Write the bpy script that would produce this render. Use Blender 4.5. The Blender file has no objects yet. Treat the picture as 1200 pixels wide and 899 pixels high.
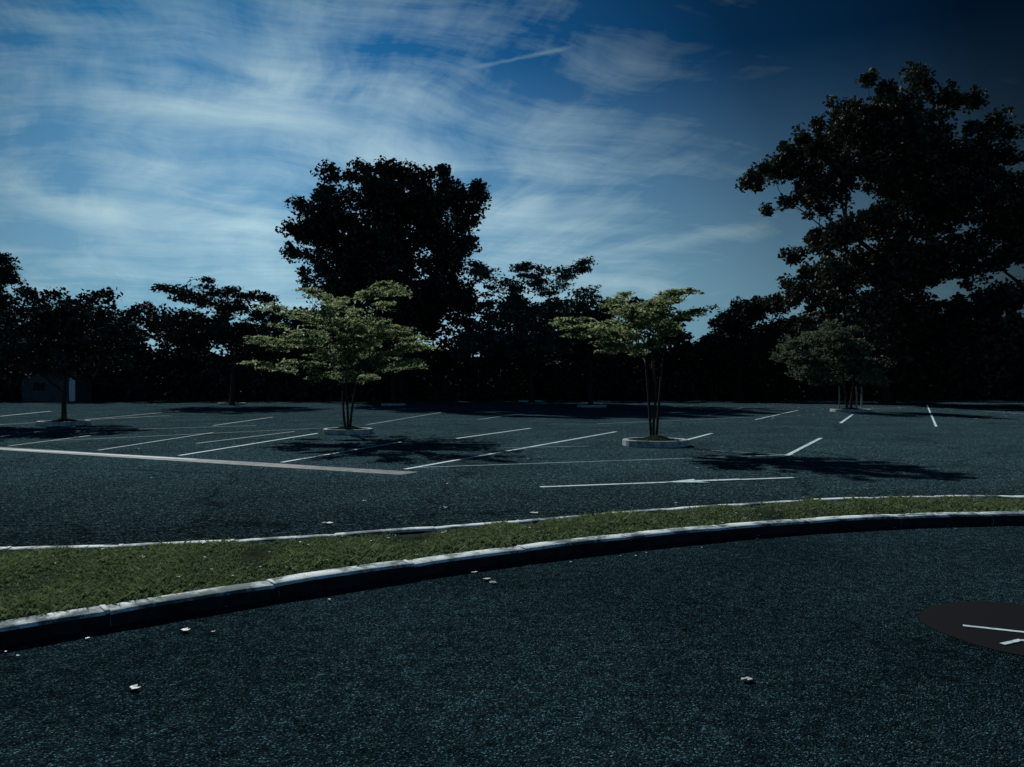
import bpy, math, numpy as np
from mathutils import Vector
rng=np.random.default_rng(7)
F=942.0; H=1.6; YH=452.0
def G(px,py,z=0.0):
    d=F*(H-z)/(py-YH); return ((px-600)/F*d, d)
def W(px,py,D):
    return ((px-600)/F*D, H-(py-YH)/F*D)
SUN_EL=math.radians(28); SUN_AZ=math.radians(-25)   # azimuth from +Y, negative = left
sd=Vector((math.sin(SUN_AZ)*math.cos(SUN_EL),math.cos(SUN_AZ)*math.cos(SUN_EL),math.sin(SUN_EL)))

# ------------------------------------------------------------------ node helpers
def newmat(name):
    m=bpy.data.materials.new(name); m.use_nodes=True
    nt=m.node_tree; nt.nodes.clear()
    out=nt.nodes.new('ShaderNodeOutputMaterial')
    return m,nt,out
def noise(nt,vec,scale,detail=4,rough=.55,dist=0.0):
    n=nt.nodes.new('ShaderNodeTexNoise'); n.inputs['Scale'].default_value=scale
    n.inputs['Detail'].default_value=detail; n.inputs['Roughness'].default_value=rough
    n.inputs['Distortion'].default_value=dist
    nt.links.new(vec,n.inputs['Vector']); return n.outputs['Fac']
def ramp(nt,fac,stops):
    r=nt.nodes.new('ShaderNodeValToRGB'); e=r.color_ramp.elements
    while len(e)<len(stops): e.new(0.5)
    for i,(p,c) in enumerate(stops):
        e[i].position=p; e[i].color=(c,c,c,1) if not isinstance(c,tuple) else (*c,1)
    nt.links.new(fac,r.inputs['Fac']); return r.outputs['Color']
def math_(nt,op,a,b=None,c=None,clamp=False):
    n=nt.nodes.new('ShaderNodeMath'); n.operation=op; n.use_clamp=clamp
    for i,v in enumerate((a,b,c)):
        if v is None: continue
        if isinstance(v,(int,float)): n.inputs[i].default_value=v
        else: nt.links.new(v,n.inputs[i])
    return n.outputs[0]
def mix(nt,fac,a,b,bt='MIX'):
    n=nt.nodes.new('ShaderNodeMix'); n.data_type='RGBA'; n.blend_type=bt
    for idx,v in ((0,fac),(6,a),(7,b)):
        if isinstance(v,(int,float)): n.inputs[idx].default_value=v
        elif isinstance(v,tuple): n.inputs[idx].default_value=(*v,1)
        else: nt.links.new(v,n.inputs[idx])
    return n.outputs[2]
def geo(nt):
    return nt.nodes.new('ShaderNodeNewGeometry').outputs['Position']
def principled(nt,out,col,rough=.8,spec=.3,bump=None,bs=.5,bd=.01):
    p=nt.nodes.new('ShaderNodeBsdfPrincipled')
    if isinstance(col,tuple): p.inputs['Base Color'].default_value=(*col,1)
    else: nt.links.new(col,p.inputs['Base Color'])
    if isinstance(rough,(int,float)): p.inputs['Roughness'].default_value=rough
    else: nt.links.new(rough,p.inputs['Roughness'])
    p.inputs['Specular IOR Level'].default_value=spec
    if bump is not None:
        b=nt.nodes.new('ShaderNodeBump'); b.inputs['Strength'].default_value=bs; b.inputs['Distance'].default_value=bd
        nt.links.new(bump,b.inputs['Height']); nt.links.new(b.outputs[0],p.inputs['Normal'])
    nt.links.new(p.outputs[0],out.inputs['Surface'])
    return p

# ------------------------------------------------------------------ materials
def asphalt(name,base,contrast=1.0,agg=110,patch=.35,cracks=False,bs=.6,near_dark=False):
    m,nt,out=newmat(name); P=geo(nt)
    v=nt.nodes.new('ShaderNodeTexVoronoi'); v.inputs['Scale'].default_value=agg; nt.links.new(P,v.inputs['Vector'])
    sep=nt.nodes.new('ShaderNodeSeparateColor'); nt.links.new(v.outputs['Color'],sep.inputs[0])
    speck=ramp(nt,sep.outputs[0],[(0,.05),(.6,.12),(.88,.28),(1,1.0)])
    speck=mix(nt,1.0,speck,(5.0*contrast,)*3,'MULTIPLY')
    big=ramp(nt,noise(nt,P,.35,4,.6,.4),[(.3,1-patch),(.7,1.0)])
    mid=ramp(nt,noise(nt,P,9,5,.78),[(.34,.28),(.68,1.0)])
    c=mix(nt,1.0,base,speck,'MULTIPLY'); c=mix(nt,1.0,c,big,'MULTIPLY'); c=mix(nt,1.0,c,mid,'MULTIPLY')
    if near_dark:  # base colour gets gradually darker towards the verge
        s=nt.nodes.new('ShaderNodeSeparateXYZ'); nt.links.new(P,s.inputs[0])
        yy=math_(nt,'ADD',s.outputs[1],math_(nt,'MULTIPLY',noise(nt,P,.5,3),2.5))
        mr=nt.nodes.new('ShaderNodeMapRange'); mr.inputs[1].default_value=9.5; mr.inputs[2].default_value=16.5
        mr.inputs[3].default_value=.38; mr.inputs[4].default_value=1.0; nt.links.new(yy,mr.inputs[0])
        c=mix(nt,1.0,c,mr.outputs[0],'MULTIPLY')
    if cracks:
        vc=nt.nodes.new('ShaderNodeTexVoronoi'); vc.feature='DISTANCE_TO_EDGE'; vc.inputs['Scale'].default_value=.16
        n=nt.nodes.new('ShaderNodeTexNoise'); n.inputs['Scale'].default_value=1.2; n.inputs['Detail'].default_value=3; nt.links.new(P,n.inputs['Vector'])
        vm=nt.nodes.new('ShaderNodeVectorMath'); vm.operation='MULTIPLY_ADD'; vm.inputs[1].default_value=(1.2,1.2,0)
        nt.links.new(n.outputs['Color'],vm.inputs[0]); nt.links.new(P,vm.inputs[2]); nt.links.new(vm.outputs[0],vc.inputs['Vector'])
        cr=ramp(nt,vc.outputs['Distance'],[(0,.5),(.004,.65),(.009,1.0)])
        c=mix(nt,1.0,c,cr,'MULTIPLY')
    h=math_(nt,'ADD',math_(nt,'MULTIPLY',v.outputs['Distance'],-1.0),noise(nt,P,agg*.3,2,.6))
    principled(nt,out,c,1.0,.0,h,bs,.008)
    return m
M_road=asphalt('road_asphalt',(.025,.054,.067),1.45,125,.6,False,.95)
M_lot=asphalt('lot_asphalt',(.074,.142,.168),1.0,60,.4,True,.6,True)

def paint(name,col,wear=.5,sc=14,under=(.012,.03,.036)):
    m,nt,out=newmat(name); P=geo(nt)
    n=noise(nt,P,sc,7,.7); n2=noise(nt,P,.8,3)
    f=math_(nt,'ADD',n,math_(nt,'MULTIPLY',n2,.5))
    mask=ramp(nt,f,[(wear+.04,0.0),(wear+.26,1.0)])
    c=mix(nt,mask,under,col)
    principled(nt,out,c,.8,.05,n,.3,.004); return m
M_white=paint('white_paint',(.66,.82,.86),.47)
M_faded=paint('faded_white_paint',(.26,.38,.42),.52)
M_redband=paint('faded_band_paint',(.24,.24,.25),.56,5,(.04,.07,.08))
M_disc=paint('dark_red_paint',(.008,.009,.011),.15)

def concrete(name,c0,c1,sc=5,bs=.5,lo=.36,hi=.56):
    m,nt,out=newmat(name); P=geo(nt)
    n=noise(nt,P,sc,8,.72,.3); f=noise(nt,P,90,2)
    c=mix(nt,ramp(nt,n,[(lo,0.0),(hi,1.0)]),c0,c1)
    c=mix(nt,1.0,c,ramp(nt,f,[(.3,.6),(.7,1.0)]),'MULTIPLY')
    principled(nt,out,c,.85,.1,math_(nt,'ADD',n,math_(nt,'MULTIPLY',f,.3)),bs,.01); return m
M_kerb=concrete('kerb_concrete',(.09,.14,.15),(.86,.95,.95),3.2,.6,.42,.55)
M_kface=concrete('kerb_face_shade',(.006,.010,.012),(.026,.036,.040),6,.5)  # shade on the kerb face, put into a near-black base colour
M_mortar=concrete('kerb_mortar',(.6,.66,.66),(.85,.88,.88),20)
M_planter=concrete('planter_concrete',(.18,.21,.21),(.62,.68,.68),6)

def foliage(name,c0,c1,trans,tcol,sc=1.2,rough=.55,spec=.25,tk=.6):
    m,nt,out=newmat(name); P=geo(nt)
    f=noise(nt,P,sc*5,2,.7)
    fr=ramp(nt,f,[(.38,0.0),(.62,1.0)])
    c=mix(nt,fr,c0,c1)
    p=nt.nodes.new('ShaderNodeBsdfPrincipled'); nt.links.new(c,p.inputs['Base Color'])
    p.inputs['Roughness'].default_value=rough; p.inputs['Specular IOR Level'].default_value=spec
    if trans<=0:
        nt.links.new(p.outputs[0],out.inputs['Surface']); return m
    t=nt.nodes.new('ShaderNodeBsdfTranslucent'); tc=mix(nt,fr,tuple(v*tk for v in tcol),tcol)
    nt.links.new(tc,t.inputs[0])
    s=nt.nodes.new('ShaderNodeMixShader'); s.inputs[0].default_value=trans
    nt.links.new(p.outputs[0],s.inputs[1]); nt.links.new(t.outputs[0],s.inputs[2]); nt.links.new(s.outputs[0],out.inputs['Surface'])
    return m
M_leaf_orn=foliage('ornamental_leaf',(.026,.044,.022),(.11,.155,.08),.5,(.37,.47,.23),1.5,.6,.15,.35)
M_leaf_mid=foliage('shade_tree_leaf',(.024,.048,.046),(.10,.165,.145),.15,(.07,.12,.09),.8,.7,.12)
M_leaf_h=foliage('young_tree_leaf',(.04,.055,.035),(.14,.17,.12),.25,(.15,.19,.11),1.0,.7,.12)
M_leaf_dark=foliage('dark_leaf',(.011,.019,.016),(.062,.094,.074),0,(.03,.045,.03),.5,.85,.03)
M_leaf_right=foliage('plane_tree_leaf',(.011,.018,.014),(.085,.100,.070),.08,(.06,.07,.04),.4,.7,.08)
M_grass=foliage('grass_blade',(.024,.046,.02),(.19,.26,.14),.3,(.19,.27,.12),3.0,.7,.1)
def bark(name,a,b):
    m,nt,out=newmat(name); P=geo(nt)
    n=noise(nt,P,9,5,.7)
    principled(nt,out,mix(nt,n,a,b),.9,.1,n,.8,.02); return m
M_bark=bark('bark',(.015,.016,.016),(.05,.05,.045))
M_stake=bark('stake_wood',(.16,.17,.16),(.42,.43,.40))
def soil(name,a,b,sc=6):
    m,nt,out=newmat(name); P=geo(nt)
    n=noise(nt,P,sc,7,.7)
    principled(nt,out,mix(nt,ramp(nt,n,[(.35,0.0),(.65,1.0)]),a,b),.95,.0,n,.8,.03); return m
M_soil=soil('verge_soil',(.012,.018,.012),(.04,.052,.034))
M_ground=soil('ground_grass',(.014,.02,.014),(.035,.045,.03),.6)

# ------------------------------------------------------------------ mesh helpers
def quadmesh(name,V,Q,mats,mi=None,smooth=None):
    V=np.asarray(V,dtype=np.float32); Q=np.asarray(Q,dtype=np.int32)
    me=bpy.data.meshes.new(name); me.vertices.add(len(V)); me.vertices.foreach_set('co',V.ravel())
    me.loops.add(len(Q)*4); me.loops.foreach_set('vertex_index',Q.ravel())
    me.polygons.add(len(Q)); me.polygons.foreach_set('loop_start',np.arange(0,len(Q)*4,4,dtype=np.int32))
    if mi is not None: me.polygons.foreach_set('material_index',np.asarray(mi,dtype=np.int32))
    if smooth is not None: me.polygons.foreach_set('use_smooth',np.asarray(smooth,dtype=bool))
    for m in mats: me.materials.append(m)
    me.update(calc_edges=True); me.validate()
    o=bpy.data.objects.new(name,me); bpy.context.collection.objects.link(o); return o
def pymesh(name,V,Fc,mats,mi=None):
    me=bpy.data.meshes.new(name); me.from_pydata([tuple(map(float,v)) for v in V],[],Fc)
    for m in mats: me.materials.append(m)
    if mi: me.polygons.foreach_set('material_index',mi)
    me.update(); o=bpy.data.objects.new(name,me); bpy.context.collection.objects.link(o); return o

# ------------------------------------------------------------------ kerb curves
def fit(pts,z,deg=3):
    w=np.array([G(a,b,z) for a,b in pts]); return np.polyfit(w[:,0],w[:,1],deg),w[:,0].min(),w[:,0].max()
KZ=.11
front=fit([(0,738),(133,712),(335,682),(495,660),(625,643),(745,628),(900,613),(1050,607),(1200,602)],KZ)
farb=fit([(0,643),(200,637),(350,632),(500,622),(650,607),(750,598),(900,590),(1050,585),(1200,582)],KZ)
def ev(c,x):
    p,a,b=c; x=np.asarray(x,float); xc=np.clip(x,a,b); d=np.polyder(p)
    return np.polyval(p,xc)+np.polyval(d,xc)*(x-xc)
def slope(c,x):
    p,a,b=c; return np.polyval(np.polyder(p),np.clip(x,a,b))
def inner(x,w=.19):   # y of the grass-side edge of the near kerb
    return ev(front,x)+w*np.sqrt(1+slope(front,x)**2)
def polyline(c,x0,x1,n=1500):
    xs=np.linspace(x0,x1,n); return np.stack([xs,ev(c,xs)],1)
def build_kerb(name,c,x0,x1,width,stone):
    pl=polyline(c,x0,x1); seg=np.linalg.norm(np.diff(pl,axis=0),axis=1); s=np.concatenate([[0],np.cumsum(seg)])
    def at(t):
        p=np.array([np.interp(t,s,pl[:,0]),np.interp(t,s,pl[:,1])])
        q=np.array([np.interp(t+.01,s,pl[:,0]),np.interp(t+.01,s,pl[:,1])])-p
        q/=np.linalg.norm(q)+1e-9; return p,np.array([-q[1],q[0]])
    V=[];Q=[];mi=[]
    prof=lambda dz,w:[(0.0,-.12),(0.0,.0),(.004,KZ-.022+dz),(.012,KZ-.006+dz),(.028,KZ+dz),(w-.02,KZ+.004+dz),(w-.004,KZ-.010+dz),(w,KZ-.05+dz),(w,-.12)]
    xj=G(133,712,KZ)[0]; tj=np.interp(xj,pl[:,0],s); t=tj%stone-stone
    def piece(a,b,dz,dw,m,inset):
        a=max(a,0);b=min(b,s[-1]-.02)
        if b<=a: return
        n=5; base=len(V); pr=prof(dz,width+dw); k=len(pr)
        for i in range(n+1):
            tt=a+(b-a)*i/n; p,nn=at(tt)
            rd=.006 if (i in(0,n) and m==0) else 0
            for (o,z) in pr:
                q=p+nn*(o+inset); V.append((q[0],q[1],z-(rd if z>0.05 else 0)+rng.uniform(-.0012,.0012)))
        for i in range(n):
            for j in range(k-1):
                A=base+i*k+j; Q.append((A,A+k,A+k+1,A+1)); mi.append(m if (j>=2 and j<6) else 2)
        for e in (0,n):
            for j in range(k//2):
                A=base+e*k
                if k-2-j>j+1: Q.append((A+j,A+j+1,A+k-2-j,A+k-1-j)); mi.append(m)
    while t<s[-1]:
        dz=rng.uniform(-.006,.006); ins=rng.uniform(-.006,.006)
        piece(t+.016,t+stone-.016,dz,0,0,ins)
        piece(t-.017,t+.017,-.001,-.006,1,.004)
        t+=stone
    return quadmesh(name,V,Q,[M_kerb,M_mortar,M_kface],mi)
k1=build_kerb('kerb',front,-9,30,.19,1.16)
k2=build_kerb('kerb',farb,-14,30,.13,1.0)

# verge soil between the kerbs
xs=np.linspace(-9,30,260); V=[];Fc=[]
NW=14
for x in xs:
    a=inner(x)-.02; b=ev(farb,x)+.03
    a=min(a,b-.02)
    for j in range(NW+1):
        f=j/NW; y=a+(b-a)*f
        V.append((x,y,KZ-.035+.035*math.sin(math.pi*f)*(.6+.4*math.sin(x*1.7+y*2.3))))
for i in range(len(xs)-1):
    for j in range(NW):
        A=i*(NW+1)+j; Fc.append((A,A+NW+1,A+NW+2,A+1))
verge=pymesh('grass_verge',V,Fc,[M_soil])
for p in verge.data.polygons:p.use_smooth=True

# grass blades
def vnoise(x,y,seed=0):
    r=np.random.default_rng(seed); o=np.zeros_like(x)
    for k in range(18):
        fx,fy=r.normal(0,1,2)*(1.4*1.26**k); o+=np.sin(x*fx+y*fy+r.uniform(0,6.28))/(1+.10*k)
    return o/3
def grass(N):
    x=rng.uniform(-7,12,N*3); a=inner(x)+.005; b=ev(farb,x)+.0
    wd=np.clip(b-a,0,None); keep=rng.uniform(0,3.0,len(x))<wd
    x=x[keep];a=a[keep];wd=wd[keep]
    f=rng.uniform(0,1,len(x)); y=a+wd*f
    nz=vnoise(x,y,3)
    thin=np.clip(1.0-(x-0.5)*.13,.2,1.0)
    keep=(rng.uniform(-.9,.9,len(x))<nz+.45*thin); x=x[keep];y=y[keep];nz=nz[keep];f=f[keep]
    n=len(x)
    h=(.011+.022*np.clip(nz+.5,0,1.8))*rng.uniform(.6,1.4,n)*np.where(rng.uniform(0,1,n)<.03,1.7,1)
    w=rng.uniform(.0025,.0065,n)
    th=rng.uniform(0,2*np.pi,n); lean=rng.uniform(.2,1.6,n); la=rng.uniform(0,2*np.pi,n)
    z=np.full(n,KZ-.03)+.03*np.sin(np.pi*f)
    P=np.stack([x,y,z],1); S=np.stack([np.cos(th),np.sin(th),0*th],1)*w[:,None]
    L=np.stack([np.cos(la),np.sin(la),0*la],1)
    mid=P+L*(h*lean*.35)[:,None]+np.array([0,0,1])*(h*.6)[:,None]
    tip=P+L*(h*lean)[:,None]+np.array([0,0,1])*(h)[:,None]
    V=np.stack([P-S,P+S,mid+S*.9,tip],1)
    Q=np.arange(n*4).reshape(n,4)
    return quadmesh('grass',V.reshape(-1,3),Q,[M_grass])
g=grass(200000)
g.parent=verge

# ------------------------------------------------------------------ ground sheets
pymesh('ground',[(-1500,-300,-.004),(1500,-300,-.004),(1500,2500,-.004),(-1500,2500,-.004)],[(0,1,2,3)],[M_ground])
fx=np.linspace(-9,30,120)
def strip(name,lo,hi,xs,z,mat):
    V=[];Fc=[]
    for x in xs: V+= [(x,lo(x),z),(x,hi(x),z)]
    for i in range(len(xs)-1):Fc.append((2*i,2*i+2,2*i+3,2*i+1))
    return pymesh(name,V,Fc,[mat])
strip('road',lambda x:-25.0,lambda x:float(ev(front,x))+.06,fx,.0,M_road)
def lot_far(x): return 84+3*math.sin(x*.05)+(6 if x>5 else 0)
xl=np.concatenate([np.linspace(-110,-14,40),np.linspace(-13.5,30,120),np.linspace(31,110,30)])
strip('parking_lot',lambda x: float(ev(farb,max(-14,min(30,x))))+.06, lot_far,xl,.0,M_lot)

# ------------------------------------------------------------------ markings
MV=[];MF=[];MI=[]
ZC=[.004]
def line(p,q,w=.11,m=0):
    a=np.array(G(*p));b=np.array(G(*q)); d=b-a; L=np.linalg.norm(d); d/=L; n=np.array([-d[1],d[0]])*w/2
    ns=max(1,int(L/1.0)); base=len(MV)
    for i in range(ns+1):
        c=a+(b-a)*i/ns
        for s in (-1,1):
            e=c+n*s*(1+rng.uniform(-.06,.06)); MV.append((e[0],e[1],ZC[0]))
    for i in range(ns):
        A=base+2*i; MF.append((A,A+2,A+3,A+1)); MI.append(m)
    ZC[0]+=.00025
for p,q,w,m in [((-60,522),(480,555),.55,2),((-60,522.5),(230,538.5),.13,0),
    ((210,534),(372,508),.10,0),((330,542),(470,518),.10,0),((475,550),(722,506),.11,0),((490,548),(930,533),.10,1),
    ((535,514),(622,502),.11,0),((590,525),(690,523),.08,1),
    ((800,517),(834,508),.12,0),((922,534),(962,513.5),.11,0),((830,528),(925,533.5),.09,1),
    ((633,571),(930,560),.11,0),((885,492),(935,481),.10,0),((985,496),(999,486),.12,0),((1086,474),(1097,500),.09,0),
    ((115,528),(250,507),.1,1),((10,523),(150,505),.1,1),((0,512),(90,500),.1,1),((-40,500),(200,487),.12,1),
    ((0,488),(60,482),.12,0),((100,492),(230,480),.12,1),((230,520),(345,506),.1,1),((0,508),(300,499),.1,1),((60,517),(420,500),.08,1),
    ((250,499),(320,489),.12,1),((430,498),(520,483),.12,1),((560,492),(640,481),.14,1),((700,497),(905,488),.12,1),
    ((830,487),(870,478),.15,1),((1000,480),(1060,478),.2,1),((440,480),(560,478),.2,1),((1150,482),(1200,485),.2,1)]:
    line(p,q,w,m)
c=np.array(G(800,565)); e1=np.array(G(870,562.3))-c; e1/=np.linalg.norm(e1); n1=np.array([-e1[1],e1[0]])
def fl(pts,m=0):
    b=len(MV)
    for u,v in pts:
        q=c+e1*u+n1*v; MV.append((q[0],q[1],ZC[0]))
    MF.append(tuple(range(b,b+len(pts)))); MI.append(m); ZC[0]+=.00025
fl([(-.35,0),(.35,-.26),(.25,0),(.35,.26)]); fl([(.25,-.09),(1.1,-.06),(1.1,.08),(.25,.09)])
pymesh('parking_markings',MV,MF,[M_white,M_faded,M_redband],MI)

cd=G(1210,737); R=.66
V=[(cd[0]+R*math.cos(t)*(1+.02*math.sin(5*t)),cd[1]+R*math.sin(t),.004) for t in np.linspace(0,2*math.pi,49)[:-1]]
Fc=[tuple(range(48))]; mi=[0]
def strk(pl,w):
    for a,b in zip(pl[:-1],pl[1:]):
        a=np.array(G(*a));b=np.array(G(*b));d=(b-a)/np.linalg.norm(b-a);n=np.array([-d[1],d[0]])*w/2
        k=len(V)
        for q in (a-n,b-n,b+n,a+n): V.append((q[0],q[1],.008+.0003*len(Fc)))
        Fc.append((k,k+1,k+2,k+3)); mi.append(1)
strk([(1128,734),(1205,742.5),(1262,747)],.035)
strk([(1174,756),(1196,751),(1215,757),(1240,752)],.035)
pymesh('road_marking_disc',V,Fc,[M_disc,M_white],mi)

# ------------------------------------------------------------------ trees
class Build:
    def __init__(s): s.V=[];s.Q=[];s.mi=[];s.sm=[];s.n=0
    def tube(s,pts,rad,k=6):
        pts=np.asarray(pts,float); n=len(pts); a=np.linspace(0,2*np.pi,k,endpoint=False)
        T=np.gradient(pts,axis=0); T/=np.linalg.norm(T,axis=1)[:,None]+1e-9
        ref=np.where(np.abs(T[:,2:3])>.9,np.array([[1.,0,0]]),np.array([[0,0,1.]]))
        ref[:]=ref[0]
        A=np.cross(T,ref); A/=np.linalg.norm(A,axis=1)[:,None]+1e-9; B=np.cross(T,A)
        R=np.asarray(rad)[:,None,None]
        V=pts[:,None,:]+R*(np.cos(a)[None,:,None]*A[:,None,:]+np.sin(a)[None,:,None]*B[:,None,:])
        i=np.arange(n-1)[:,None]*k; j=np.arange(k)[None,:]; j2=(j+1)%k
        Q=np.stack([i+j,i+j2,i+k+j2,i+k+j],-1).reshape(-1,4)+s.n
        s.V.append(V.reshape(-1,3)); s.Q.append(Q); s.mi.append(np.zeros(len(Q),int)); s.sm.append(np.ones(len(Q),bool)); s.n+=n*k
    def limb(s,a,b,ra,rb,sag=.12,n=6,k=6):
        a=np.array(a,float);b=np.array(b,float);L=np.linalg.norm(b-a)
        t=np.linspace(0,1,n)[:,None]
        off=rng.normal(0,sag*L*.5,3); off[2]=abs(off[2])*.6+sag*L*.3
        off2=rng.normal(0,sag*L*.15,3)
        P=a+(b-a)*t+off*np.sin(np.pi*t)*.6+off2*np.sin(2*np.pi*t)
        s.tube(P,np.linspace(ra,rb,n),k); return P
    def leaves(s,P,size,up=.3,droop=.0,elong=1.7):
        n=len(P); N=rng.normal(0,1,(n,3)); N[:,2]=np.abs(N[:,2])*(1+up*3); N/=np.linalg.norm(N,axis=1)[:,None]
        D=rng.normal(0,1,(n,3)); D[:,2]-=droop; D-=N*np.sum(D*N,1)[:,None]; D/=np.linalg.norm(D,axis=1)[:,None]+1e-9
        S=np.cross(N,D); sz=size*rng.uniform(.6,1.35,n)[:,None]
        w=sz/elong*.5
        V=np.stack([P-D*sz*.5,P+S*w-D*sz*.05+N*sz*.06,P+D*sz*.5-N*sz*.05,P-S*w-D*sz*.05+N*sz*.06],1)
        Q=np.arange(n*4).reshape(n,4)+s.n
        s.V.append(V.reshape(-1,3)); s.Q.append(Q); s.mi.append(np.ones(n,int)); s.sm.append(np.zeros(n,bool)); s.n+=4*n
    def done(s,name,mat):
        return quadmesh(name,np.concatenate(s.V),np.concatenate(s.Q),[M_bark,mat],np.concatenate(s.mi),np.concatenate(s.sm))

def ball(n,p=.45):
    d=rng.normal(0,1,(n,3)); d/=np.linalg.norm(d,axis=1)[:,None]; return d*(rng.uniform(0,1,n)**p)[:,None]

def tree(name,D,base_px,fork_py,blobs,mat,leafsize,n_tufts,per_tuft,tuft_r,flat=.6,stems=1,r0=.3,up=.3,droop=.3,depth=.8,elong=1.7,cover=.8,spray=0.0,tuft_in=.9,spread=None):
    B=Build()
    bl=np.array([(*W(x,y,D),r/F*D) for x,y,r in blobs])   # X,Z,r
    cx=np.average(bl[:,0],weights=bl[:,2]**2); hw=max(abs(bl[:,0]-cx).max(),.01)+bl[:,2].mean()
    cen=[]
    for X,Z,r in bl:
        room=math.sqrt(max(hw**2-(X-cx)**2,0))*depth
        k=1 if room<r*1.2 else 3
        for i in range(k):
            cen.append((X+rng.normal(0,.1*r)*(k>1),D+(rng.uniform(-1,1)*room*.7 if k==1 else (i-1)*room*.65+rng.normal(0,.15*room)),Z-(0 if i==1 or k==1 else .15*r),r*(1 if i==1 or k==1 else .9)))
    cen=np.array(cen)
    bx=(base_px-600)/F*D
    fz=H-(fork_py-YH)/F*D
    tops=[]
    for i in range(stems):
        o=(i/stems*6.28+.35) if stems>1 else 0; rr=0 if stems==1 else r0*1.3
        tr=0 if stems==1 else (spread or rr*3.2)
        b=np.array([bx+rr*math.cos(o),D+rr*math.sin(o),-.1])
        t=np.array([bx+tr*math.cos(o)+rng.normal(0,.02),D+tr*math.sin(o),fz+rng.uniform(0,.15)*fz])
        P=B.limb(b,t,r0*(1.15 if stems==1 else 1),r0*.7,.04,8,8)
        if stems==1: B.tube([b,b+[0,0,r0*.5+.1],b+[0,0,r0*2+.1]],[r0*1.8,r0*1.35,r0*1.1],8)
        tops.append(P[-1])
    tops=np.array(tops)
    nodes=[t for t in tops]; nrad=[r0*.6]*len(tops); ndist=[0.0]*len(tops)
    d0=np.array([np.linalg.norm(tops-c[:3],axis=1).min() for c in cen]); order=np.argsort(d0)
    hubs=[None]*len(cen)
    for ii in order:
        c=cen[ii]; N=np.array(nodes); dd=np.linalg.norm(N-c[:3],axis=1)+np.array(ndist)*.45
        j=int(np.argmin(dd)); ra=min(nrad[j]*.85,r0*.55); rb=max(ra*.5,r0*.05)
        P=B.limb(nodes[j],c[:3],ra,rb,.10,7,6)
        hubs[ii]=P
        for q,kk in ((3,.5),(6,1.0)):
            nodes.append(P[q]); nrad.append(ra+(rb-ra)*kk); ndist.append(ndist[j]+np.linalg.norm(P[q]-P[0]))
    w=cen[:,3]**2; w/=w.sum()
    cnt=np.maximum(3,(w*n_tufts).astype(int))
    LP=[]
    for c,n,P in zip(cen,cnt,hubs):
        o=ball(n)*c[3]*tuft_in; o[:,1]*=1.1
        tp=c[:3]+o
        for q in tp:
            if rng.uniform()<cover:
                st=P[rng.integers(3,7)] if np.linalg.norm(P[-1]-q)>c[3]*.6 else P[-1]
                B.limb(st,q,max(r0*.06,.006),max(r0*.02,.003),.12,4,3)
            m=int(per_tuft*rng.uniform(.5,1.5)); tr=tuft_r*rng.uniform(.55,1.3)
            d=ball(m,.5)*tr
            out=q-np.array([cx,D,c[2]]); out[2]=0; out/=np.linalg.norm(out)+1e-6
            if spray>0:
                d+=out*(d@out)[:,None]*spray
                al=d@out; d[:,2]*=flat; d[:,2]+=al*.12-.10*al*al/tr
            else:
                d[:,2]*=flat; d[:,2]-=np.hypot(d[:,0],d[:,1])*.15
            LP.append(q+d)
    B.leaves(np.concatenate(LP),leafsize,up,droop,elong)
    return B.done(name,mat)

def planter(px,py,r):
    x,y=G(px,py); prof=[(r,-.05),(r,.15),(r-.015,.165),(r-.11,.165),(r-.13,.15),(r-.13,.05)]
    V=[];Fc=[];mi=[];n=40;k=len(prof)
    for i in range(n):
        a=2*math.pi*i/n; j=1+.01*math.sin(7*a)+.008*math.sin(13*a)
        for q,z in prof: V.append((x+q*j*math.cos(a),y+q*j*math.sin(a),z))
    for i in range(n):
        for j in range(k-1):
            A=i*k+j;Bq=((i+1)%n)*k+j; Fc.append((A,Bq,Bq+1,A+1)); mi.append(0)
    rings=[(r-.13,.05),(r*.5,.17),(r*.15,.25)]
    base=len(V)
    for q,z in rings:
        for i in range(n):
            a=2*math.pi*i/n; V.append((x+q*math.cos(a),y+q*math.sin(a),z+rng.uniform(-.015,.015)))
    for s in range(2):
        for i in range(n):
            A=base+s*n+i;Bq=base+s*n+(i+1)%n; Fc.append((A,Bq,Bq+n,A+n)); mi.append(1)
    Fc.append(tuple(base+2*n+i for i in range(n))); mi.append(1)
    return pymesh('tree_planter',V,Fc,[M_planter,M_soil],mi)
planter(768,522,.86); planter(408,508,.82); planter(75,498,.98)
planter(272,474.5,1.1); planter(694,477,1.1); planter(461,475,1.0); planter(997,482.5,1.2); planter(622,471,1.2)

tree('ornamental_tree',22.0,766,438,[(698,384,18),(735,366,18),(765,364,20),(795,370,12),(676,388,12),(778,348,7),(735,392,20),(780,392,14),(712,404,12),(806,368,5),(667,378,5),(722,354,5),(755,408,10),(750,378,18),(792,346,3)],
     M_leaf_orn,.12,150,72,.30,.18,3,.042,1.0,.5,.9,cover=1,spray=.8,spread=.26)
tree('ornamental_tree',26.4,408,440,[(400,366,22),(352,395,20),(325,402,12),(440,376,22),(470,388,14),(490,405,6),(438,347,8),(380,345,8),(400,410,26),(360,426,12),(450,422,14),(345,366,9),(480,428,7),(322,428,7),(312,398,4),(425,392,22),(375,380,20),(420,440,9),(385,438,8),(455,338,4)],
     M_leaf_orn,.125,230,72,.34,.20,3,.045,1.0,.5,.9,cover=1,spray=.8,spread=.28)
tree('shade_tree',34,75,460,[(70,375,30),(30,382,26),(110,380,28),(140,388,16),(0,390,26),(60,415,34),(100,415,28),(20,415,26),(60,352,10)],
     M_leaf_dark,.2,220,75,.5,.5,1,.11,.6,.4,.8)
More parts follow.
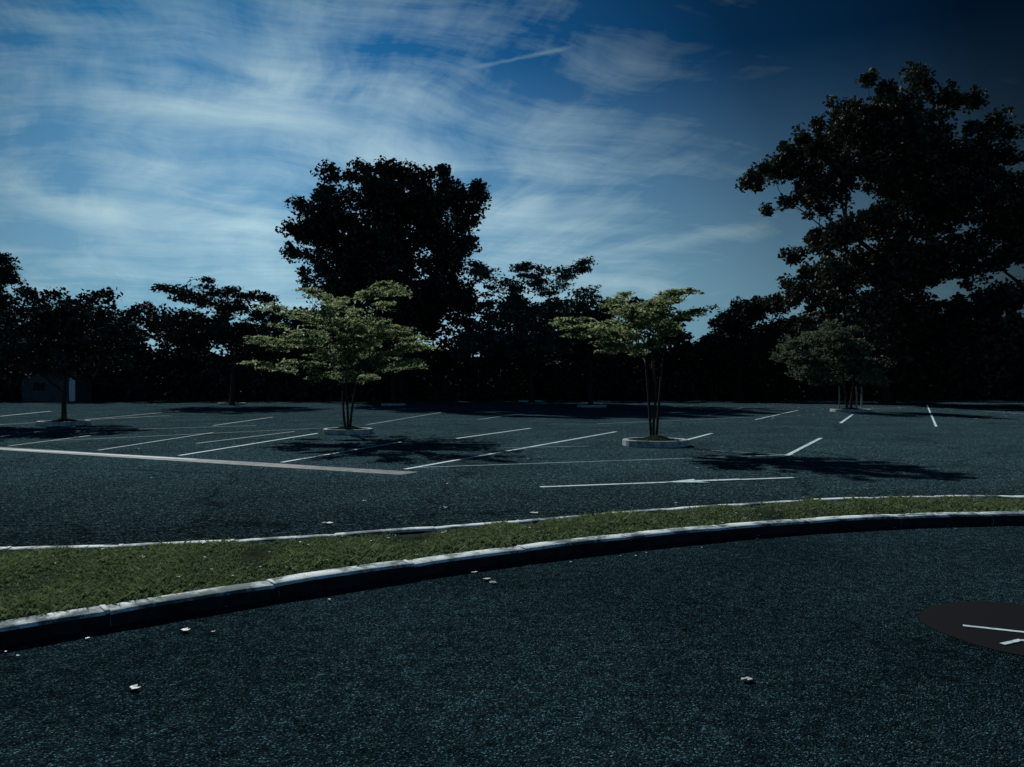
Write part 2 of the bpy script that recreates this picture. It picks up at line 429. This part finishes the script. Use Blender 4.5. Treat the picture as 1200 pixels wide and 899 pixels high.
tree('shade_tree',66,272,440,[(250,352,18),(220,346,14),(203,338,7),(290,360,18),(322,370,9),(240,385,28),(280,392,28),(303,347,6),(215,400,20),(310,395,20),(262,338,7)],
     M_leaf_dark,.32,200,75,1.0,.3,1,.2,.7,.4,.8,spray=.3)
tree('shade_tree',76,623,435,[(600,350,24),(570,328,15),(560,313,8),(630,328,17),(660,320,12),(682,312,6),(650,360,26),(600,390,32),(560,400,24),(640,398,28),(682,350,12),(545,410,14),(610,316,10)],
     M_leaf_mid,.34,300,80,1.0,.36,1,.22,.7,.4,.8,spray=.2)
tree('shade_tree',62,692,440,[(690,370,24),(720,385,20),(665,385,20),(700,400,24),(716,357,10)],
     M_leaf_dark,.3,150,70,.8,.4,1,.17,.6,.4,.8)
tree('shade_tree',66,461,445,[(455,402,26),(480,415,18),(440,425,16)],
     M_leaf_dark,.3,110,60,.8,.4,1,.17,.6,.4,.8)
tree('shade_tree',50,995,440,[(950,425,22),(985,410,26),(1015,425,14),(930,408,16),(970,392,18),(1000,435,9),(1020,442,7),(960,440,10)],
     M_leaf_h,.24,200,60,.6,.5,2,.09,.5,.6,.8,spread=.45)
# stakes beside the young tree
B=Build(); X0,D0=(995-600)/F*50,50
for dx,dy in ((-.75,-.3),(.85,.2),(.1,-.8)):
    B.tube([(X0+dx,D0+dy,-.1),(X0+dx+.02,D0+dy,.8),(X0+dx,D0+dy,1.55),(X0+dx,D0+dy,1.57)],[.05,.05,.045,.01],8)
quadmesh('tree_stake',np.concatenate(B.V),np.concatenate(B.Q),[M_stake])
tree('large_tree',88,470,400,[(455,240,40),(400,250,36),(375,275,24),(500,240,34),(532,238,22),(480,210,15),(460,212,14),(432,213,13),(395,212,9),(520,208,9),(361,245,11),(358,302,12),(450,300,55),(520,290,36),(553,250,10),(400,330,40),(480,350,50),(530,340,32),(420,380,40),(549,285,8),(560,225,5),(348,270,5)],
     M_leaf_dark,.44,1050,80,1.2,.75,1,.6,.3,.3,.8,elong=1.4)
tree('plane_tree',70,1040,330,[(1040,126,18),(1044,104,13),(1020,136,22),(984,120,11),(1000,138,18),(1065,134,22),(1100,138,16),(1130,156,16),(1154,172,10),(1000,165,26),(975,150,18),(955,170,20),(928,170,12),(942,185,16),(915,188,11),(905,199,8),(883,203,6),(1050,180,38),(1100,190,34),(1140,200,24),(1000,210,28),(965,205,22),(928,230,9),(1060,240,44),(1110,240,32),(995,270,28),(960,280,18),(1050,300,44),(1000,330,34),(950,322,22),(928,345,14),(1090,310,38),(1060,370,50),(980,380,40),(1110,380,40),(1000,420,30),(1060,430,40)],
     M_leaf_right,.40,1600,75,.9,.8,1,.5,.3,.3,.6,elong=1.4)
tree('plane_tree',60,1225,350,[(1188,215,12),(1204,250,32),(1168,246,7),(1190,300,24),(1240,230,50),(1260,300,60),(1195,345,26),(1160,345,14),(1180,400,40),(1240,400,60),(1150,420,30)],
     M_leaf_right,.36,620,70,.85,.8,1,.45,.3,.3,.6,elong=1.4)
tree('plane_tree',78,-30,400,[(-18,315,18),(0,305,9),(-30,350,40),(3,325,5)],M_leaf_dark,.4,120,60,.9,.7,1,.4,.3,.3,.7)
tree('shade_tree',84,868,430,[(870,365,18),(848,376,12),(890,356,12),(860,400,28),(900,395,30),(838,400,16),(905,360,10)],M_leaf_dark,.42,220,75,1.0,.65,1,.3,.3,.3,.7)

def tree_mass():
    B=Build()
    top=[(-400,330),(-200,340),(0,352),(20,338),(45,345),(60,335),(85,348),(105,336),(130,340),(150,362),(175,346),(200,362),(215,366),(300,368),(335,372),(350,352),(560,348),(700,350),(722,358),(740,346),(770,354),(795,368),(815,396),(832,388),(850,385),(905,368),(960,360),(1200,380),(1500,340),(1700,330)]
    tx=np.array([a for a,b in top]);ty=np.array([b for a,b in top])
    LP=[];N=1900
    for i in range(N):
        D=rng.uniform(88,100); px=rng.uniform(-400,1650)
        tz=np.interp(px,tx,ty)+abs(rng.normal(0,6))-3*math.sin(px*.13)-3*math.sin(px*.31)
        X=(px-600)/F*D; Zt=H-(tz-YH)/F*D
        f=rng.uniform(0,1)**.7; z=.4+(Zt-.9)*f
        r=rng.uniform(.8,1.7)
        d=ball(60,.5)*r; d[:,2]*=.7
        LP.append(np.array([X,D,z])+d)
        if i%14==0:
            B.limb((X+rng.normal(0,.3),D,-.1),(X,D,max(1,Zt-.6)),.18,.04,.04,6,5)
    B.leaves(np.concatenate(LP),.56,.2,.2,1.4)
    LP=[]
    for i in range(900):
        px=rng.uniform(-350,1600); D=rng.uniform(84.5,90)+(4 if 600<px<1300 else 0); X=(px-600)/F*D
        z=rng.uniform(0.1,3.6)*(.7+.3*math.sin(X*.35)); d=ball(45,.5)*1.1; LP.append(np.array([X,D,z])+d)
    B.leaves(np.concatenate(LP),.45,.2,.2)
    return B.done('tree_line',M_leaf_dark)
tree_mass()
xs=np.linspace(-110,130,240); zs=np.linspace(0,1,12); V=[];Q=[]
for i,x in enumerate(xs):
    h=6.6+1.0*math.sin(x*.21)+.7*math.sin(x*.63+1)
    for j,t in enumerate(zs):
        V.append((x+rng.normal(0,.15),101-2.5*t+1.1*math.sin(x*.8+t*5)+rng.normal(0,.35),h*t))
for i in range(len(xs)-1):
    for j in range(len(zs)-1):
        A=i*len(zs)+j; Q.append((A,A+len(zs),A+len(zs)+1,A+1))
quadmesh('hedge',V,Q,[M_leaf_dark])

# ------------------------------------------------------------------ shed on the far left
def box(x0,x1,y0,y1,z0,z1):
    V=[(x0,y0,z0),(x1,y0,z0),(x1,y1,z0),(x0,y1,z0),(x0,y0,z1),(x1,y0,z1),(x1,y1,z1),(x0,y1,z1)]
    return V,[(0,3,2,1),(4,5,6,7),(0,1,5,4),(1,2,6,5),(2,3,7,6),(3,0,4,7)]
m_wall=concrete('shed_wall_paint',(.05,.06,.065),(.11,.12,.13),3,.2)
m_roof=concrete('shed_roof_felt',(.02,.02,.02),(.04,.04,.04),3,.2)
m_corner=concrete('shed_corner_white',(.7,.75,.75),(.85,.85,.85),3,.1)
shed=bpy.data.objects.new('shed',None); bpy.context.collection.objects.link(shed)
def part(name,bx,mat):
    o=pymesh(name,*box(*bx),[mat]); o.parent=shed
SX=-49.4;SY=81.0
part('walls',(SX,SX+5.4,SY,SY+3.2,0,2.6),m_wall)
part('lit_corner',(SX+4.8,SX+5.38,SY-.04,SY-.003,.05,2.35),m_corner)  # white strip painted as the lit corner of the wall
part('window',(SX+1.2,SX+2.3,SY-.03,SY-.003,1.1,1.9),m_roof)
V=[(SX-.3,SY-.3,2.604),(SX+5.7,SY-.3,2.604),(SX+5.7,SY+3.5,2.604),(SX-.3,SY+3.5,2.604),(SX-.3,SY+1.6,3.5),(SX+5.7,SY+1.6,3.5)]
o=pymesh('roof',V,[(0,1,5,4),(2,3,4,5),(1,2,5),(3,0,4),(0,3,2,1)],[m_roof]); o.parent=shed
for i in range(14):
    x=SX+.2+i*.36
    if x+.03<SX+4.75 and not(SX+1.1<x<SX+2.35): part('batten_%d'%i,(x,x+.04,SY-.025,SY-.003,.02,2.55),m_wall)

# ------------------------------------------------------------------ fallen leaves
m_fl,nt,out=newmat('dry_leaf'); P=geo(nt)
principled(nt,out,mix(nt,noise(nt,P,3,2),(.30,.31,.29),(.7,.72,.70)),.6,.3)
def fallen():
    pos=[]
    for px,py,s in [(218,740,.075),(158,808,.075),(875,798,.085),(570,680,.09),(577,684,.07),(556,672,.06),(520,596,.15),(625,602,.13),(384,614,.13),(250,742,.03),(22,770,.03)]:
        pos.append((*G(px,py),.012,s))
    for i in range(420):
        D=rng.uniform(38,84); px=rng.uniform(800,1200) if rng.uniform()<.75 else rng.uniform(300,800)
        if D<52 and px<880: continue
        pos.append(((px-600)/F*D,D,.015,rng.uniform(.08,.2)))
    for i in range(50):
        D=rng.uniform(10.5,38); px=rng.uniform(0,1200); pos.append(((px-600)/F*D,D,.012,rng.uniform(.03,.07)))
    for i in range(20):
        X=rng.uniform(-3.2,6); pos.append((X,float(ev(front,X))-rng.uniform(.02,.4),.010,rng.uniform(.02,.035)))
    for i in range(170):
        X=rng.uniform(-4,9); a=float(inner(X));b=float(ev(farb,X)); pos.append((X,rng.uniform(a,max(b,a+.1)),KZ+.015,rng.uniform(.02,.045)))
    V=[];Fc=[]
    for x,y,z,s in pos:
        th=rng.uniform(0,6.28); c,si=math.cos(th),math.sin(th); k=len(V)
        out_=[(-.5,0,0),(-.2,.28,.12),(.05,.2,.05),(.2,.36,.2),(.5,.02,.1),(.2,-.33,.16),(.0,-.2,.04),(-.22,-.3,.15)]
        V.append((x,y,z))
        for a,b,h in out_:
            a*=s*rng.uniform(.8,1.2);b*=s*rng.uniform(.8,1.2); V.append((x+a*c-b*si,y+a*si+b*c,z+h*s*rng.uniform(.1,.9)))
        for i in range(8): Fc.append((k,k+1+i,k+1+(i+1)%8))
    return pymesh('fallen_leaves',V,Fc,[m_fl])
fallen()

# ------------------------------------------------------------------ sky, sun
w=bpy.data.worlds.new('World'); bpy.context.scene.world=w; w.use_nodes=True
nt=w.node_tree; nt.nodes.clear()
out=nt.nodes.new('ShaderNodeOutputWorld'); bg=nt.nodes.new('ShaderNodeBackground')
sky=nt.nodes.new('ShaderNodeTexSky'); sky.sky_type='NISHITA'; sky.sun_disc=False
sky.sun_elevation=SUN_EL; sky.sun_rotation=SUN_AZ; sky.air_density=1.0; sky.dust_density=.2; sky.ozone_density=3.0
tc=nt.nodes.new('ShaderNodeTexCoord'); DIR=tc.outputs['Generated']
sx=nt.nodes.new('ShaderNodeSeparateXYZ'); nt.links.new(DIR,sx.inputs[0])
zz=math_(nt,'ADD',math_(nt,'MAXIMUM',sx.outputs[2],0.0),.16)
u=math_(nt,'DIVIDE',sx.outputs[0],zz); v=math_(nt,'DIVIDE',sx.outputs[1],zz)
cb=nt.nodes.new('ShaderNodeCombineXYZ'); nt.links.new(u,cb.inputs[0]); nt.links.new(v,cb.inputs[1])
wn=nt.nodes.new('ShaderNodeTexNoise'); wn.inputs['Scale'].default_value=.9; wn.inputs['Detail'].default_value=3; nt.links.new(cb.outputs[0],wn.inputs['Vector'])
wv=nt.nodes.new('ShaderNodeVectorMath'); wv.operation='MULTIPLY_ADD'; wv.inputs[1].default_value=(.7,.7,0)
nt.links.new(wn.outputs['Color'],wv.inputs[0]); nt.links.new(cb.outputs[0],wv.inputs[2])
def layer(ang,L,S,scale,det,ro,loc=(0,0,0)):
    mp=nt.nodes.new('ShaderNodeMapping'); mp.vector_type='TEXTURE'; mp.inputs['Location'].default_value=loc
    mp.inputs['Rotation'].default_value=(0,0,math.radians(ang)); mp.inputs['Scale'].default_value=(L,S,1)
    nt.links.new(wv.outputs[0],mp.inputs[0]); return noise(nt,mp.outputs[0],scale,det,ro,0)
s1=layer(115,1.4,.42,1.5,5,.64); s2=layer(20,1.3,.36,1.3,6,.66,(3,1,0)); mass=layer(20,1.2,.8,1.3,2,.5,(1.3,.4,0))
def sub(x,c,k): return math_(nt,'MULTIPLY',math_(nt,'SUBTRACT',x,c),k)
def dvec(px,py): return Vector(((px-600)/F,1,(YH-py)/F)).normalized()
def dot_(vec):
    n=nt.nodes.new('ShaderNodeVectorMath'); n.operation='DOT_PRODUCT'; nt.links.new(DIR,n.inputs[0]); n.inputs[1].default_value=vec
    return n.outputs['Value']
def dotdir(px,py): return dot_(dvec(px,py))
glow=ramp(nt,dotdir(420,285),[(.80,0.0),(.92,.45),(.97,.85),(1.0,1.0)])
cl=math_(nt,'ADD',sub(s1,.5,1.3),sub(s2,.5,1.7))
cl=math_(nt,'ADD',cl,sub(mass,.5,1.1))
cl=math_(nt,'ADD',cl,sub(glow,.42,.52))
# individual cirrus bands and a short contrail
def band(p,q,width,amp,wob=.05):
    a=dvec(*p);b=dvec(*q); n=a.cross(b).normalized(); mid=(a+b).normalized(); half=a.angle(b)/2
    e=math_(nt,'ADD',dot_(n),sub(s1,.5,wob))
    e=math_(nt,'ABSOLUTE',e)
    f=math_(nt,'SUBTRACT',1.0,math_(nt,'DIVIDE',e,width),clamp=True)
    mr=nt.nodes.new('ShaderNodeMapRange'); mr.interpolation_type='SMOOTHSTEP'
    mr.inputs[1].default_value=math.cos(half*1.15); mr.inputs[2].default_value=math.cos(half*.5)
    mr.inputs[3].default_value=0; mr.inputs[4].default_value=amp; nt.links.new(dot_(mid),mr.inputs[0])
    return math_(nt,'MULTIPLY',f,mr.outputs[0])
for a in [((-80,190),(160,264),.024,.55,.03),((120,124),(500,114),.040,.48,.06),((555,79),(672,54),.0035,.30,.004),
          ((540,262),(650,232),.03,.40,.05),((90,180),(340,330),.07,.25,.1),((640,302),(880,275),.018,.28,.03)]:
    cl=math_(nt,'ADD',cl,band(*a))
cf=ramp(nt,cl,[(-.0,0.0),(.22,.20),(.55,.52),(1.0,.95)])
hz=ramp(nt,sx.outputs[2],[(0.0,1.0),(.12,.85),(.38,0.0)])
dark=ramp(nt,dotdir(370,320),[(.0,.60),(.35,.34),(.60,.055),(.72,.07),(.85,.22),(.94,.66),(1.0,1.0)])  # low stops raise the sky behind the camera, added fill for tree fronts
front_=ramp(nt,dotdir(560,330),[(.80,0.0),(.93,.45),(1.0,.6)])
dark=mix(nt,math_(nt,'MULTIPLY',hz,front_),dark,(1.0,1.0,1.0))
base=mix(nt,1.0,sky.outputs[0],(.07,.44,.74),'MULTIPLY')
base=mix(nt,math_(nt,'MULTIPLY',hz,.85),base,(3.6,6.5,8.1))
base=mix(nt,1.0,base,dark,'MULTIPLY')
cloudc=mix(nt,1.0,(6.8,9.8,11.0),dark,'MULTIPLY')
col=mix(nt,cf,base,cloudc)
nt.links.new(col,bg.inputs[0]); bg.inputs[1].default_value=.068
nt.links.new(bg.outputs[0],out.inputs[0])
sun=bpy.data.lights.new('sun','SUN'); sun.energy=4.0; sun.angle=math.radians(.5); sun.color=(.97,1,.97)
so=bpy.data.objects.new('sun',sun); bpy.context.collection.objects.link(so)
so.rotation_euler=sd.to_track_quat('Z','Y').to_euler()

cam=bpy.data.cameras.new('camera'); co=bpy.data.objects.new('camera',cam); bpy.context.collection.objects.link(co)
cam.sensor_width=36; cam.lens=36*F/1200; cam.clip_end=5000; cam.clip_start=.05
co.location=(0,0,H); co.rotation_euler=(math.radians(90)+math.atan((YH-449.5)/F),0,0)
bpy.context.scene.camera=co
bpy.context.scene.view_settings.view_transform='Standard'
